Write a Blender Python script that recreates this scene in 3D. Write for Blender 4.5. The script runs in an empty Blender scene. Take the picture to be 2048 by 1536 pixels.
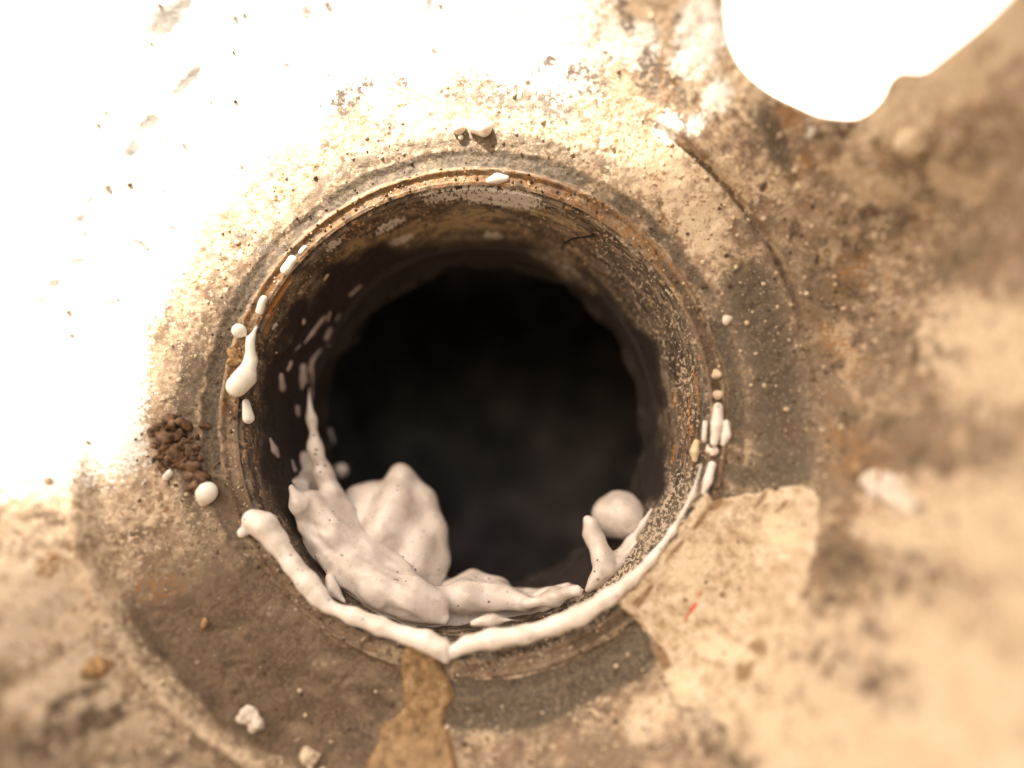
import bpy, math, random
import numpy as np
from mathutils import Matrix, Vector

random.seed(5)
RNG = np.random.default_rng(11)
S = bpy.context.scene
COL = S.collection
MM = 0.001

# ------------------------------------------------------------------ camera
F_PX = 1490.0                      # focal length in pixels of the 2048 x 1536 photograph
PSI, TH = math.radians(3.0), math.radians(5.1)
FWD = np.array([-math.sin(PSI)*math.cos(TH), math.cos(PSI)*math.cos(TH), math.sin(TH)])
RGT = np.array([math.cos(PSI), math.sin(PSI), 0.0])
UPV = np.cross(RGT, FWD)
DIST = 78.0                        # mm from the lens to the mouth of the bore
CAM = -DIST*((939-1024)/F_PX*RGT - (831-768)/F_PX*UPV + FWD)      # mm; mouth centre is the origin
cam = bpy.data.cameras.new('camera')
cam_o = bpy.data.objects.new('camera', cam); COL.objects.link(cam_o)
m = Matrix.Identity(4)
for i in range(3):
    m[i][0], m[i][1], m[i][2], m[i][3] = RGT[i], UPV[i], -FWD[i], CAM[i]*MM
cam_o.matrix_world = m
cam.sensor_width = 36.0
cam.lens = 36.0*F_PX/2048.0
cam.clip_start, cam.clip_end = 0.002, 200.0
cam.dof.use_dof = True
cam.dof.focus_distance = 0.0808
cam.dof.aperture_fstop = cam.lens/6.2
S.camera = cam_o

# ------------------------------------------------------------------ sky, sun, exposure
SUN_EL, SUN_AZ = math.radians(42), math.radians(-28)   # azimuth: to the left of the camera, behind it
sun_dir = Vector((math.sin(SUN_AZ)*math.cos(SUN_EL), -math.cos(SUN_AZ)*math.cos(SUN_EL), math.sin(SUN_EL)))
W = bpy.data.worlds.new('World'); S.world = W; W.use_nodes = True
wn = W.node_tree.nodes; wl = W.node_tree.links
bg = wn['Background']
sky = wn.new('ShaderNodeTexSky'); sky.sky_type = 'NISHITA'; sky.sun_disc = False
sky.sun_elevation = SUN_EL
sky.sun_rotation = math.atan2(sun_dir.x, sun_dir.y)
sky.dust_density = 4.0; sky.ozone_density = 0.3; sky.air_density = 1.0
wl.new(sky.outputs[0], bg.inputs[0]); bg.inputs[1].default_value = 0.055
sl = bpy.data.lights.new('sun', 'SUN'); sl.energy = 5.0; sl.angle = math.radians(0.6); sl.color = (1, .965, .92)
so = bpy.data.objects.new('sun', sl); COL.objects.link(so)
so.rotation_euler = sun_dir.to_track_quat('Z', 'Y').to_euler()
S.view_settings.view_transform = 'Standard'; S.view_settings.look = 'None'
S.view_settings.exposure = 2.0
S.view_settings.gamma = 1.0
try:
    S.view_settings.use_white_balance = True
    S.view_settings.white_balance_temperature = 7450
    S.view_settings.white_balance_tint = 10
except Exception:
    pass
S.render.engine = 'CYCLES'
S.cycles.max_bounces = 8; S.cycles.diffuse_bounces = 5

# ------------------------------------------------------------------ numeric helpers (all lengths in mm)
def _hash(ix, iy, iz, seed):
    h = (ix*374761393 + iy*668265263 + iz*1274126177 + seed*974634777) & 0xffffffff
    h = ((h ^ (h >> 13))*1103515245) & 0xffffffff
    h = ((h ^ (h >> 16))*2246822519) & 0xffffffff
    return ((h ^ (h >> 15)) & 0xffff)/65535.0
def vnoise(p, scale, seed=0):
    q = np.asarray(p, float)*scale
    i = np.floor(q).astype(np.int64); f = q-i; f = f*f*f*(f*(f*6-15)+10)
    out = 0
    for dx in (0, 1):
        wx = f[..., 0] if dx else 1-f[..., 0]
        for dy in (0, 1):
            wy = f[..., 1] if dy else 1-f[..., 1]
            for dz in (0, 1):
                wz = f[..., 2] if dz else 1-f[..., 2]
                out = out + wx*wy*wz*_hash(i[..., 0]+dx, i[..., 1]+dy, i[..., 2]+dz, seed)
    return out*2-1
def fbm(p, scale, oct=4, seed=0, gain=.5):
    a, s, t, n = 1.0, scale, 0, 0
    for k in range(oct):
        t = t + a*vnoise(p, s, seed+k*17); n += a; a *= gain; s *= 2.03
    return t/n
def sstep(a, b, x):
    t = np.clip((np.asarray(x, float)-a)/(b-a), 0, 1); return t*t*(3-2*t)
def softplus(x, w):
    return w*np.logaddexp(0, np.asarray(x, float)/w)
def ray(px, py):
    return (px-1024)/F_PX*RGT - (py-768)/F_PX*UPV + FWD
def P(px, py, y):                       # point seen at a pixel, y mm into the bore
    d = ray(px, py); return CAM + d*((y-CAM[1])/d[1])
def R_px(px, y):                        # pixels to mm at that depth
    return px*(y+DIST)/F_PX

# bore: a slightly tapering cone
BORE_L = 15.0
YK = .6
def bore_r(y): return 25.0 - 5.2*np.clip(y/BORE_L, 0, 1.1)
def Wp(px, py, lift=0.0):               # point on the bore wall
    d = ray(px, py); best = None
    for k in range(560):
        y = -1 + k*0.03
        q = CAM + d*((y-CAM[1])/d[1])
        if math.hypot(q[0], q[2]) >= bore_r(y): best = q; break
    if best is None: best = q
    rr = math.hypot(best[0], best[2]); n = np.array([-best[0]/rr, 0, -best[2]/rr])
    return best + n*lift

# flange face: height towards the camera
def rim_profile(r, a):
    w = 0.16*np.sin(a*3+1)+0.10*np.sin(a*7)+.07*np.sin(a*17+2)+.05*np.sin(a*31)
    r = r + w*sstep(26, 28, r)
    xs = [0, 24.9, 25.02, 25.12, 25.24, 25.45, 26.2, 26.42, 26.58, 26.75, 27.0, 28.0, 28.7, 29.6, 400]
    hs = [-.9, -.9, -.45, -.28, -.30, -.55, -.58, -.16, -.12, -.36, -.46, -.42, -.14, 0, 0]
    h = np.interp(r, xs, hs)
    lip = sstep(-75, -60, np.degrees(a))*sstep(45, 25, np.degrees(a))
    return h - .26*(1-lip)*np.exp(-((r-25.15)/.12)**2)
def form(x, z):                         # the large form, without rim and roughness
    r = np.hypot(x, z); a = np.arctan2(z, x)
    ang = np.radians(-24)
    d = x*math.cos(ang) + z*math.sin(ang)
    h = 2.9*softplus(d-35.0, 2.0)
    h = 34*np.tanh(h/34)
    aw = np.where(a > 0, a-2*np.pi, a)
    lo = sstep(math.radians(-185), math.radians(-160), aw)*sstep(math.radians(-70), math.radians(-105), aw)
    h = h + lo*(1.5*sstep(38.4, 40.0, r) + .75*np.exp(-((r-40.2)/.7)**2) + 1.05*softplus(r-41.4, 1.0))
    # the rest of the face rises gently outwards
    bt = sstep(math.radians(-120), math.radians(-95), aw)*sstep(math.radians(-30), math.radians(-60), aw)
    h = h + 1.15*bt*softplus(r-33.5, 2.0)
    h = h + 0.42*softplus(r-33, 3.0)*sstep(-.5, .3, (-x*.75+z*.66)/np.maximum(r, 1))
    ur = sstep(math.radians(12), math.radians(30), a)*sstep(math.radians(95), math.radians(65), a)
    h = h + .85*ur*softplus(r-38.5, 2.0)
    # low step at the edge of the old gasket seat, right side
    rs = sstep(math.radians(2), math.radians(26), a)*sstep(math.radians(62), math.radians(50), a)
    h = h + rs*(0.75*sstep(35.9, 36.4, r) - 0.5*np.exp(-((r-35.8)/.35)**2))
    return h
def Hs(x, z):
    return form(np.asarray(x, float), np.asarray(z, float))
def rough(x, z):
    p = np.stack([x, z, 0*x], -1); r = np.hypot(x, z)
    k = sstep(28.6, 30, r)
    up = sstep(-.1, .5, (-x*.75+z*.66)/np.maximum(r, 1))*sstep(31, 36, r)
    n = 0.20*fbm(p, .22, 4, 3) + 0.075*fbm(p, 1.6, 3, 9)
    pit = np.clip(fbm(p, .9, 3, 40)-.24, 0, 1)*(1-up)*1.4
    ang = np.radians(-24); d = x*math.cos(ang)+z*math.sin(ang)
    far = sstep(36, 46, d) + sstep(41, 43, r)*sstep(5, -10, z)
    return k*(n - .30*pit) + np.clip(far, 0, 1)*(0.9*fbm(p, .16, 4, 21)) + (1-k)*(0.10*fbm(p, .9, 3, 5)+.06*fbm(p, 2.4, 2, 6))*sstep(24.9, 25.2, r)
def face_h(x, z):
    x = np.asarray(x, float); z = np.asarray(z, float)
    return Hs(x, z) + rim_profile(np.hypot(x, z), np.arctan2(z, x)) + rough(x, z)
def Fp(px, py, lift=0.0, full=True):    # point on the flange face
    d = ray(px, py); f = face_h if full else Hs
    lo, hi = -40.0, 4.0
    for it, n in enumerate((90, 12, 12)):
        ys = np.linspace(lo, hi, n); q = CAM + d*((ys-CAM[1])/d[1])[:, None]
        hit = ys >= -(Hs if it == 0 else f)(q[:, 0], q[:, 2]) - (.6 if it == 0 else 0)
        k = int(np.argmax(hit)) if hit.any() else n-1
        lo, hi = (ys[max(k-1, 0)], ys[k]+1.5) if it == 0 else (ys[max(k-1, 0)], ys[k])
    q = CAM + d*((hi-CAM[1])/d[1])
    return q + np.array([0, -lift, 0])

# ------------------------------------------------------------------ object helpers
def link(name, me, mat=None, parent=None):
    o = bpy.data.objects.new(name, me); COL.objects.link(o)
    if mat: me.materials.append(mat)
    if parent: o.parent = parent
    return o
def tag(o, label, cat, group=None, kind=None):
    o['label'] = label; o['category'] = cat
    if group: o['group'] = group
    if kind: o['kind'] = kind
    return o
def empty(name, loc, label, cat, group=None):
    o = bpy.data.objects.new(name, None); COL.objects.link(o); o.location = Vector(loc)*MM
    o.empty_display_size = .005
    return tag(o, label, cat, group)
def mesh(name, v, f, mat, parent=None, attrs=None, smooth=True):
    me = bpy.data.meshes.new(name)
    v = np.asarray(v, float)*MM
    if parent is not None: v = v - np.array(parent.location)
    me.from_pydata([], [], []) if False else None
    f = np.asarray(f)
    me.vertices.add(len(v)); me.vertices.foreach_set('co', v.astype(np.float32).ravel())
    n = f.shape[1]
    me.loops.add(f.size); me.loops.foreach_set('vertex_index', f.astype(np.int32).ravel())
    me.polygons.add(len(f)); me.polygons.foreach_set('loop_start', np.arange(0, f.size, n, dtype=np.int32))
    me.update(calc_edges=True)
    if smooth: me.polygons.foreach_set('use_smooth', np.ones(len(f), bool))
    for k, a in (attrs or {}).items():
        at = me.attributes.new(k, 'FLOAT', 'POINT'); at.data.foreach_set('value', np.asarray(a, np.float32))
    me.validate()
    return link(name, me, mat, parent)
def grid_faces(nu, nv, wrap=False):
    iu = np.arange(nu if wrap else nu-1); iv = np.arange(nv-1)
    A, B = np.meshgrid(iu, iv, indexing='ij'); A2 = (A+1) % nu
    return np.stack([A*nv+B, A2*nv+B, A2*nv+B+1, A*nv+B+1], -1).reshape(-1, 4)

# smooth union of capsules -> mesh (surface nets)
def soft_solid(prims, vox=.22, k=.5, noise=0.0, nscale=.5, seed=0, extra=None, folds=0.0):
    """prims: list of (p0, r0, p1, r1) in mm"""
    pts = np.array([q for p in prims for q in (p[0], p[2])]); rm = max(max(p[1], p[3]) for p in prims)
    lo = pts.min(0)-rm-2.5*k-2*vox; hi = pts.max(0)+rm+2.5*k+2*vox
    n = np.ceil((hi-lo)/vox).astype(int)+1
    Fd = np.zeros(n, np.float32)
    for p0, r0, p1, r1 in prims:
        p0 = np.asarray(p0, float); p1 = np.asarray(p1, float)
        pad = max(r0, r1)+5*k
        a = np.maximum(np.floor((np.minimum(p0, p1)-pad-lo)/vox).astype(int), 0)
        b = np.minimum(np.ceil((np.maximum(p0, p1)+pad-lo)/vox).astype(int)+1, n)
        g = np.meshgrid(*[lo[i]+vox*np.arange(a[i], b[i]) for i in range(3)], indexing='ij')
        X = np.stack(g, -1); d = p1-p0; L = max(d@d, 1e-9)
        t = np.clip(((X-p0)@d)/L, 0, 1)
        dist = np.linalg.norm(X-p0-t[..., None]*d, axis=-1) - (r0+(r1-r0)*t)
        Fd[a[0]:b[0], a[1]:b[1], a[2]:b[2]] += np.exp(-np.clip(dist/k, -40, 40))
    if extra:
        g = np.meshgrid(*[lo[i]+vox*np.arange(n[i]) for i in range(3)], indexing='ij')
        X = np.stack(g, -1); q = np.hypot(X[..., 0], X[..., 2]); band = np.abs(bore_r(X[..., 1])-q-.6) < 3.2
        Fd[band] += np.exp(-np.clip(extra(X[band])/k, -40, 40))
    D = -k*np.log(np.maximum(Fd, 1e-12))
    if noise:
        g = np.meshgrid(*[lo[i]+vox*np.arange(n[i]) for i in range(3)], indexing='ij')
        band = np.abs(D) < 1.5
        X = np.stack(g, -1)[band]
        D[band] += noise*fbm(X, nscale, 3, seed)
        if folds:                      # drawn-out folds following the slide of the foam
            q = np.stack([(X[:, 0]*.8-X[:, 2]*.6)*.13, (X[:, 0]*.6+X[:, 2]*.8)*.42, X[:, 1]*.45], -1)
            D[band] -= folds*(.45-np.abs(fbm(q, 1.0, 3, seed+50))*2.4)
    s = D < 0
    # cells
    c = [s[dx:n[0]-1+dx, dy:n[1]-1+dy, dz:n[2]-1+dz] for dx in (0, 1) for dy in (0, 1) for dz in (0, 1)]
    cnt = sum(x.astype(np.int8) for x in c); act = (cnt > 0) & (cnt < 8)
    idx = -np.ones(act.shape, np.int64); ids = np.argwhere(act); idx[act] = np.arange(len(ids))
    acc = np.zeros((len(ids), 3)); num = np.zeros(len(ids))
    corners = [(x, y, z) for x in (0, 1) for y in (0, 1) for z in (0, 1)]
    for ca in corners:
        for ax in range(3):
            if ca[ax]: continue
            cb = list(ca); cb[ax] = 1
            ia = ids+np.array(ca); ib = ids+np.array(cb)
            da = D[ia[:, 0], ia[:, 1], ia[:, 2]]; db = D[ib[:, 0], ib[:, 1], ib[:, 2]]
            mk = (da < 0) != (db < 0)
            t = np.where(mk, da/np.where(da == db, 1, da-db), 0)
            pos = np.array(ca, float)+0*acc; pos[:, ax] += t
            acc[mk] += pos[mk]; num[mk] += 1
    V = lo + (ids + acc/num[:, None])*vox
    faces = []
    for ax in range(3):
        o1, o2 = [(1, 2), (2, 0), (0, 1)][ax]
        sl0 = [slice(1, -1)]*3; sl1 = [slice(1, -1)]*3
        sl0[ax] = slice(0, -1); sl1[ax] = slice(1, None)
        a = s[tuple(sl0)]; b = s[tuple(sl1)]
        for flip, mk in ((False, a & ~b), (True, b & ~a)):
            e = np.argwhere(mk)
            if not len(e): continue
            off = np.array([1, 1, 1]); off[ax] = 0
            e = e + off
            def cell(u, w):
                q = e.copy(); q[:, o1] -= u; q[:, o2] -= w; return idx[q[:, 0], q[:, 1], q[:, 2]]
            Q = np.stack([cell(1, 1), cell(0, 1), cell(0, 0), cell(1, 0)], -1)
            if flip: Q = Q[:, ::-1]
            faces.append(Q)
    Fc = np.concatenate(faces); Fc = Fc[(Fc >= 0).all(1)]
    # a little smoothing
    E = np.concatenate([Fc[:, [0, 1]], Fc[:, [1, 2]], Fc[:, [2, 3]], Fc[:, [3, 0]]])
    for it in range(3):
        acc = np.zeros_like(V); num = np.zeros(len(V))
        for j in range(3):
            acc[:, j] = np.bincount(E[:, 0], V[E[:, 1], j], len(V)) + np.bincount(E[:, 1], V[E[:, 0], j], len(V))
        num = np.bincount(E[:, 0], minlength=len(V)) + np.bincount(E[:, 1], minlength=len(V))
        V = .5*V + .5*acc/np.maximum(num, 1)[:, None]
    return V, Fc
def chain(pts, y=None):
    """[(px, py, y, r_px)] -> capsule list"""
    pts = [(a, b, c*YK if c > 1 else c, r) for a, b, c, r in pts]
    q = [(P(a, b, c), R_px(r, c)) for a, b, c, r in pts]
    if len(q) == 1: return [(q[0][0], q[0][1], q[0][0], q[0][1])]
    return [(q[i][0], q[i][1], q[i+1][0], q[i+1][1]) for i in range(len(q)-1)]
def wchain(pts, lift=.3):
    """[(px, py, r_px)] along the bore wall"""
    q = []
    for a, b, r in pts:
        w = Wp(a, b); w = Wp(a, b, R_px(r, w[1])*lift); q.append((w, R_px(r, w[1])))
    if len(q) == 1: return [(q[0][0], q[0][1], q[0][0], q[0][1])]
    return [(q[i][0], q[i][1], q[i+1][0], q[i+1][1]) for i in range(len(q)-1)]
def fchain(pts, lift=.3):
    q = []
    for a, b, r in pts:
        w = Fp(a, b); rr = R_px(r, w[1]); q.append((w+np.array([0, -rr*lift, 0]), rr))
    if len(q) == 1: return [(q[0][0], q[0][1], q[0][0], q[0][1])]
    return [(q[i][0], q[i][1], q[i+1][0], q[i+1][1]) for i in range(len(q)-1)]

# ------------------------------------------------------------------ materials
class NT:
    def __init__(s, name):
        s.m = bpy.data.materials.new(name); s.m.use_nodes = True
        s.t = s.m.node_tree; s.n = s.t.nodes; s.l = s.t.links
        s.b = s.n['Principled BSDF']
        s.co = s.n.new('ShaderNodeTexCoord').outputs['Object']
    def put(s, sock, v):
        if hasattr(v, 'is_linked') or isinstance(v, bpy.types.NodeSocket): s.l.new(v, sock)
        else: sock.default_value = v
    def mapco(s, sc):
        n = s.n.new('ShaderNodeMapping'); s.l.new(s.co, n.inputs[0]); n.inputs['Scale'].default_value = sc; return n.outputs[0]
    def noise(s, per_mm, detail=4, rough=.55, dist=0.0, co=None):
        n = s.n.new('ShaderNodeTexNoise'); s.l.new(co or s.co, n.inputs['Vector'])
        n.inputs['Scale'].default_value = per_mm*(1 if co else 1000); n.inputs['Detail'].default_value = detail
        n.inputs['Roughness'].default_value = rough; n.inputs['Distortion'].default_value = dist
        return n.outputs['Fac']
    def voro(s, per_mm, co=None, feature='F1'):
        n = s.n.new('ShaderNodeTexVoronoi'); s.l.new(co or s.co, n.inputs['Vector']); n.feature = feature
        n.inputs['Scale'].default_value = per_mm*(1 if co else 1000); return n.outputs['Distance']
    def attr(s, k):
        n = s.n.new('ShaderNodeAttribute'); n.attribute_name = k; return n.outputs['Fac']
    def math(s, op, a, b=0.0, clamp=False):
        n = s.n.new('ShaderNodeMath'); n.operation = op; n.use_clamp = clamp
        s.put(n.inputs[0], a); s.put(n.inputs[1], b); return n.outputs[0]
    def step(s, v, a, b):
        n = s.n.new('ShaderNodeMapRange'); n.interpolation_type = 'SMOOTHSTEP'; s.put(n.inputs[0], v)
        n.inputs[1].default_value = a; n.inputs[2].default_value = b; return n.outputs[0]
    def mix(s, f, a, b):
        n = s.n.new('ShaderNodeMix'); n.data_type = 'RGBA'
        s.put(n.inputs[0], f)
        for i, v in ((6, a), (7, b)):
            s.put(n.inputs[i], v if not isinstance(v, tuple) else (*v, 1))
        return n.outputs[2]
    def ramp(s, v, stops):
        n = s.n.new('ShaderNodeValToRGB'); s.put(n.inputs[0], v)
        e = n.color_ramp.elements
        while len(e) < len(stops): e.new(.5)
        for i, (p, c) in enumerate(stops): e[i].position = p; e[i].color = (*c, 1)
        return n.outputs[0]
    def layer(s, base, col, cover, nz, amp=.8, w=.12):
        """cover an attribute 0..1, broken up by noise"""
        v = s.math('ADD', cover, s.math('MULTIPLY', s.math('SUBTRACT', nz, .5), amp*2))
        return s.mix(s.step(v, .5-w, .5+w), base, col)
    def bump(s, hgt, dist_mm, strength=1.0):
        n = s.n.new('ShaderNodeBump'); s.put(n.inputs['Height'], hgt); n.inputs['Distance'].default_value = dist_mm*MM
        n.inputs['Strength'].default_value = strength; s.l.new(n.outputs[0], s.b.inputs['Normal'])
    def done(s, col, rough=.7, spec=.4):
        s.put(s.b.inputs['Base Color'], col if not isinstance(col, tuple) else (*col, 1)); s.put(s.b.inputs['Roughness'], rough)
        s.b.inputs['Specular IOR Level'].default_value = spec
        return s.m

def mat_face():
    t = NT('weathered_flange_face')
    n0 = t.noise(.12, 3); n1 = t.noise(.7, 5, .6); n2 = t.noise(2.6, 4, .6); n3 = t.noise(7, 2, .6)
    base = t.ramp(n1, [(.30, (.15, .105, .072)), (.48, (.27, .195, .135)), (.62, (.41, .305, .21)), (.78, (.50, .40, .29))])
    base = t.mix(t.step(n2, .50, .60), base, t.mix(n3, (.10, .07, .05), (.20, .14, .10)))
    base = t.layer(base, (.52, .39, .275), t.attr('cream'), n1, .55, .2)
    base = t.layer(base, (.66, .53, .39), t.math('SUBTRACT', t.attr('cream'), .10), t.noise(1.7, 4, .65), 1.1, .12)
    nb = t.noise(.34, 3, .6); nc = t.noise(.22, 2, .5, .6)
    base = t.mix(t.math('MULTIPLY', t.step(nb, .56, .66), .55), base, (.20, .125, .08))
    base = t.mix(t.math('MULTIPLY', t.step(nc, .58, .66), .6), base, (.56, .43, .295))
    base = t.layer(base, t.mix(t.step(n2, .4, .62), (.080, .061, .044), (.155, .117, .080)), t.attr('bare'), n2, .5, .2)
    base = t.layer(base, t.ramp(t.noise(.45, 5, .65), [(.30, (.05, .032, .021)), (.47, (.112, .074, .046)), (.58, (.155, .106, .066)), (.72, (.24, .17, .11))]), t.attr('film'), n1, .45, .38)
    base = t.layer(base, (.25, .175, .115), t.math('MULTIPLY', t.attr('film'), .50), n2, .9, .2)
    base = t.layer(base, t.mix(n3, (.16, .075, .03), (.42, .22, .08)), t.math('MULTIPLY', t.attr('rust'), .82), n2, 1.1, .12)
    base = t.layer(base, t.mix(n3, (.06, .04, .026), (.17, .11, .07)), t.math('MULTIPLY', t.attr('dark'), .88), n1, 1.0, .25)
    # grains: pale and dark, finer than the mesh
    v = t.voro(3.2); g = t.step(v, .20, .12)
    base = t.mix(t.math('MULTIPLY', t.math('MULTIPLY', g, t.step(n1, .45, .55)), t.attr('grain')), base, (.70, .60, .48))
    v2 = t.voro(2.3, co=t.mapco((1010, 990, 1030))) if False else t.voro(2.3)
    base = t.mix(t.math('MULTIPLY', t.step(n3, .63, .70), t.math('MULTIPLY', t.attr('grain'), .75)), base, (.09, .06, .04))
    base = t.mix(t.math('MULTIPLY', t.step(t.attr('film'), .3, .8), .55), base, t.ramp(t.noise(.4, 4, .6), [(.33, (.055, .035, .024)), (.5, (.112, .073, .046)), (.66, (.19, .13, .082))]))
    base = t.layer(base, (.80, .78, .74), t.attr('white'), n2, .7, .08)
    base = t.layer(base, t.mix(t.step(n3, .42, .6), (.13, .105, .085), (.24, .19, .15)), t.attr('scar'), t.noise(1.9, 4, .7), 1.2, .14)
    base = t.layer(base, t.mix(n1, (.19, .17, .15), (.30, .285, .27)), t.attr('streak'), n1, .6, .3)
    h = t.math('ADD', t.math('MULTIPLY', n2, .7), t.math('MULTIPLY', n3, .45))
    t.bump(h, .16, .9)
    return t.done(base, t.step(n1, .2, .8) if False else .62, .35)
def mat_bore():
    t = NT('rusted_bore')
    st = t.mapco((260, 900, 260)); st2 = t.mapco((900, 2600, 900)); st3 = t.mapco((2600, 1500, 2600))
    n1 = t.noise(1, 5, .62, .4, st); n2 = t.noise(1, 4, .6, .2, st2); n3 = t.noise(1, 4, .65, 0, st3); n4 = t.noise(.35, 3)
    base = t.ramp(n1, [(.30, (.035, .025, .02)), (.44, (.10, .076, .058)), (.55, (.20, .152, .112)), (.72, (.33, .262, .196))])
    base = t.mix(t.step(n2, .50, .58), base, (.055, .038, .028))
    base = t.mix(t.math('MULTIPLY', t.step(n3, .57, .64), .8), base, (.42, .32, .22))
    base = t.layer(base, (.36, .265, .145), t.math('MULTIPLY', t.attr('ochre'), .72), n2, 1.2, .12)
    base = t.layer(base, (.36, .15, .045), t.attr('rust'), n3, 1.0, .10)
    base = t.layer(base, (.66, .60, .54), t.math('MULTIPLY', t.attr('lime'), .92), n3, 1.3, .08)
    base = t.layer(base, (.52, .42, .32), t.math('MULTIPLY', t.attr('speck'), .62), n3, 1.3, .06)
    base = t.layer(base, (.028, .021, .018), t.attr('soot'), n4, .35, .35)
    t.bump(t.math('ADD', n2, t.math('MULTIPLY', n3, .7)), .14, .8)
    return t.done(base, .6, .35)
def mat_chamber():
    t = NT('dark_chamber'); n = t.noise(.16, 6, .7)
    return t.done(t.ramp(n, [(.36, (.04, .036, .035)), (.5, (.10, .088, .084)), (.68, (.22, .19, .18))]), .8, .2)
def mat_foam(name, col=(.74, .665, .625), speck=.85):
    t = NT(name)
    n = t.noise(2.4, 3, .6); n1 = t.noise(.5, 3); n2 = t.noise(9, 2)
    c = t.mix(t.step(n1, .40, .68), col, tuple(x*y for x, y in zip(col, (.80, .77, .75))))
    c = t.mix(t.math('MULTIPLY', t.step(t.noise(1.1, 5, .7, .6), .56, .72), .5), c, tuple(x*y for x, y in zip(col, (.66, .61, .58))))
    sp = t.math('MULTIPLY', t.step(t.math('ADD', t.voro(1.0), t.math('MULTIPLY', n, .12)), .225, .18), t.step(t.noise(.33, 2), .50, .58))
    sp = t.math('MAXIMUM', sp, t.math('MULTIPLY', t.step(t.math('ADD', t.voro(2.3), t.math('MULTIPLY', n, .1)), .19, .15), t.step(t.noise(.6, 2), .50, .57)))
    c = t.mix(t.math('MULTIPLY', sp, speck), c, (.09, .06, .045))
    t.bump(t.math('ADD', t.noise(1.1, 5, .65, .5), t.math('MULTIPLY', n2, .12)), .07, .6)
    t.b.inputs['Subsurface Weight'].default_value = .35
    t.b.inputs['Subsurface Radius'].default_value = (1, .75, .6); t.b.inputs['Subsurface Scale'].default_value = .0012
    return t.done(c, .24, .55)
def mat_gasket():
    t = NT('old_gasket_paper')
    n0 = t.noise(.25, 4); n1 = t.noise(.9, 5, .6); n2 = t.noise(3.2, 4, .65)
    c = t.ramp(n1, [(.32, (.40, .285, .185)), (.47, (.62, .48, .34)), (.56, (.71, .58, .435)), (.72, (.78, .67, .53))])
    c = t.mix(t.math('MULTIPLY', t.step(n2, .56, .66), .6), c, (.34, .23, .13))
    c = t.mix(t.math('MULTIPLY', t.step(n0, .54, .66), .5), c, (.46, .32, .20))
    c = t.mix(t.math('MULTIPLY', t.step(t.noise(1.9, 3), .62, .68), .7), c, (.26, .17, .10))
    c = t.layer(c, (.30, .19, .11), t.attr('dark'), n1, .5, .2)
    c = t.layer(c, (.75, .62, .45), t.math('MULTIPLY', t.attr('pale'), .8), n2, .7, .2)
    c = t.layer(c, (.62, .10, .07), t.attr('red'), n2, .5, .25)
    t.bump(t.math('ADD', n1, t.math('MULTIPLY', n2, .6)), .32, .95)
    return t.done(c, .8, .25)
def mat_sealant():
    t = NT('brown_sealant'); n1 = t.noise(.9, 6, .7); n2 = t.noise(2.8, 3)
    c = t.ramp(n1, [(.3, (.12, .07, .032)), (.47, (.24, .145, .065)), (.58, (.33, .21, .105)), (.75, (.42, .29, .16))])
    t.bump(t.math('ADD', n1, t.math('MULTIPLY', n2, .4)), .2, .9)
    return t.done(c, .5, .4)
def mat_flat(name, c, var=.35, rough=.75, per=2.0):
    t = NT(name); n = t.noise(per, 4, .6)
    a = tuple(x*(1-var) for x in c); b = tuple(min(.85, x*(1+var)) for x in c)
    t.bump(n, .12, .8)
    return t.done(t.ramp(n, [(.3, a), (.7, b)]), rough, .3)
M_FACE, M_BORE, M_CH = mat_face(), mat_bore(), mat_chamber()
M_FOAM = mat_foam('white_foam', (.68, .605, .56)); M_RIM = mat_foam('clean_foam', (.85, .785, .73), .8); M_DROP = mat_foam('glossy_drop', (.90, .87, .80), .25); M_GASK = mat_gasket(); M_SEAL = mat_sealant()  # bore foam darker, rim foam lighter: shade and light put in the colour
M_RUST = mat_flat('rust_crust', (.15, .085, .05), .85, .6, 1.3); M_PALE = mat_flat('pale_grit', (.60, .48, .35), .3)
M_DARK = mat_flat('dark_grit', (.10, .065, .04), .4); M_LUMP = mat_flat('chalky_lump', (.72, .62, .54), .2)
M_HAIR = mat_flat('black_fibre', (.012, .010, .010), .2); M_BOARD = mat_flat('brown_cardboard', (.30, .20, .12), .1)
M_CHIP = mat_flat('ochre_chip', (.36, .22, .11), .7, .7, 2.5)

# ------------------------------------------------------------------ flange: face
flange = empty('pipe_flange', (0, 0, 0), 'rusty weathered pipe flange with a round open bore and stained pale face', 'flange')

NA = 1300
rr = np.concatenate([np.arange(25.0, 30.0, .10), np.arange(30.0, 66, .20), 66*1.035**np.arange(0, 22)])
aa = np.linspace(0, 2*np.pi, NA, endpoint=False)
A, R = np.meshgrid(aa, rr, indexing='ij')
X = R*np.cos(A); Z = R*np.sin(A)
# bolt hole (open towards the upper right); outline given where it shows on the face
hole_px = [(1450, -60), (1452, 40), (1464, 95), (1490, 140), (1540, 182), (1600, 212), (1650, 231), (1718, 233), (1762, 200), (1788, 152), (1812, 140), (1852, 139),
           (1900, 102), (1960, 52), (2012, 0), (2060, -60), (2080, -200), (2000, -420), (1750, -520), (1540, -400), (1450, -200)]
def spline(pts, n=12, closed=True):
    p = np.asarray(pts, float); N = len(p); out = []
    for i in range(N if closed else N-1):
        g = lambda k: p[k % N] if closed else p[min(max(k, 0), N-1)]
        a, b, c, d = g(i-1), g(i), g(i+1), g(i+2)
        for t in np.linspace(0, 1, n, endpoint=False):
            out.append(.5*((2*b)+(c-a)*t+(2*a-5*b+4*c-d)*t*t+(3*b-a-3*c+d)*t**3))
    if not closed: out.append(p[-1])
    return np.array(out)
hole = np.array([Fp(a, b, full=False) for a, b in spline(hole_px, 6)])[:, [0, 2]]
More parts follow.
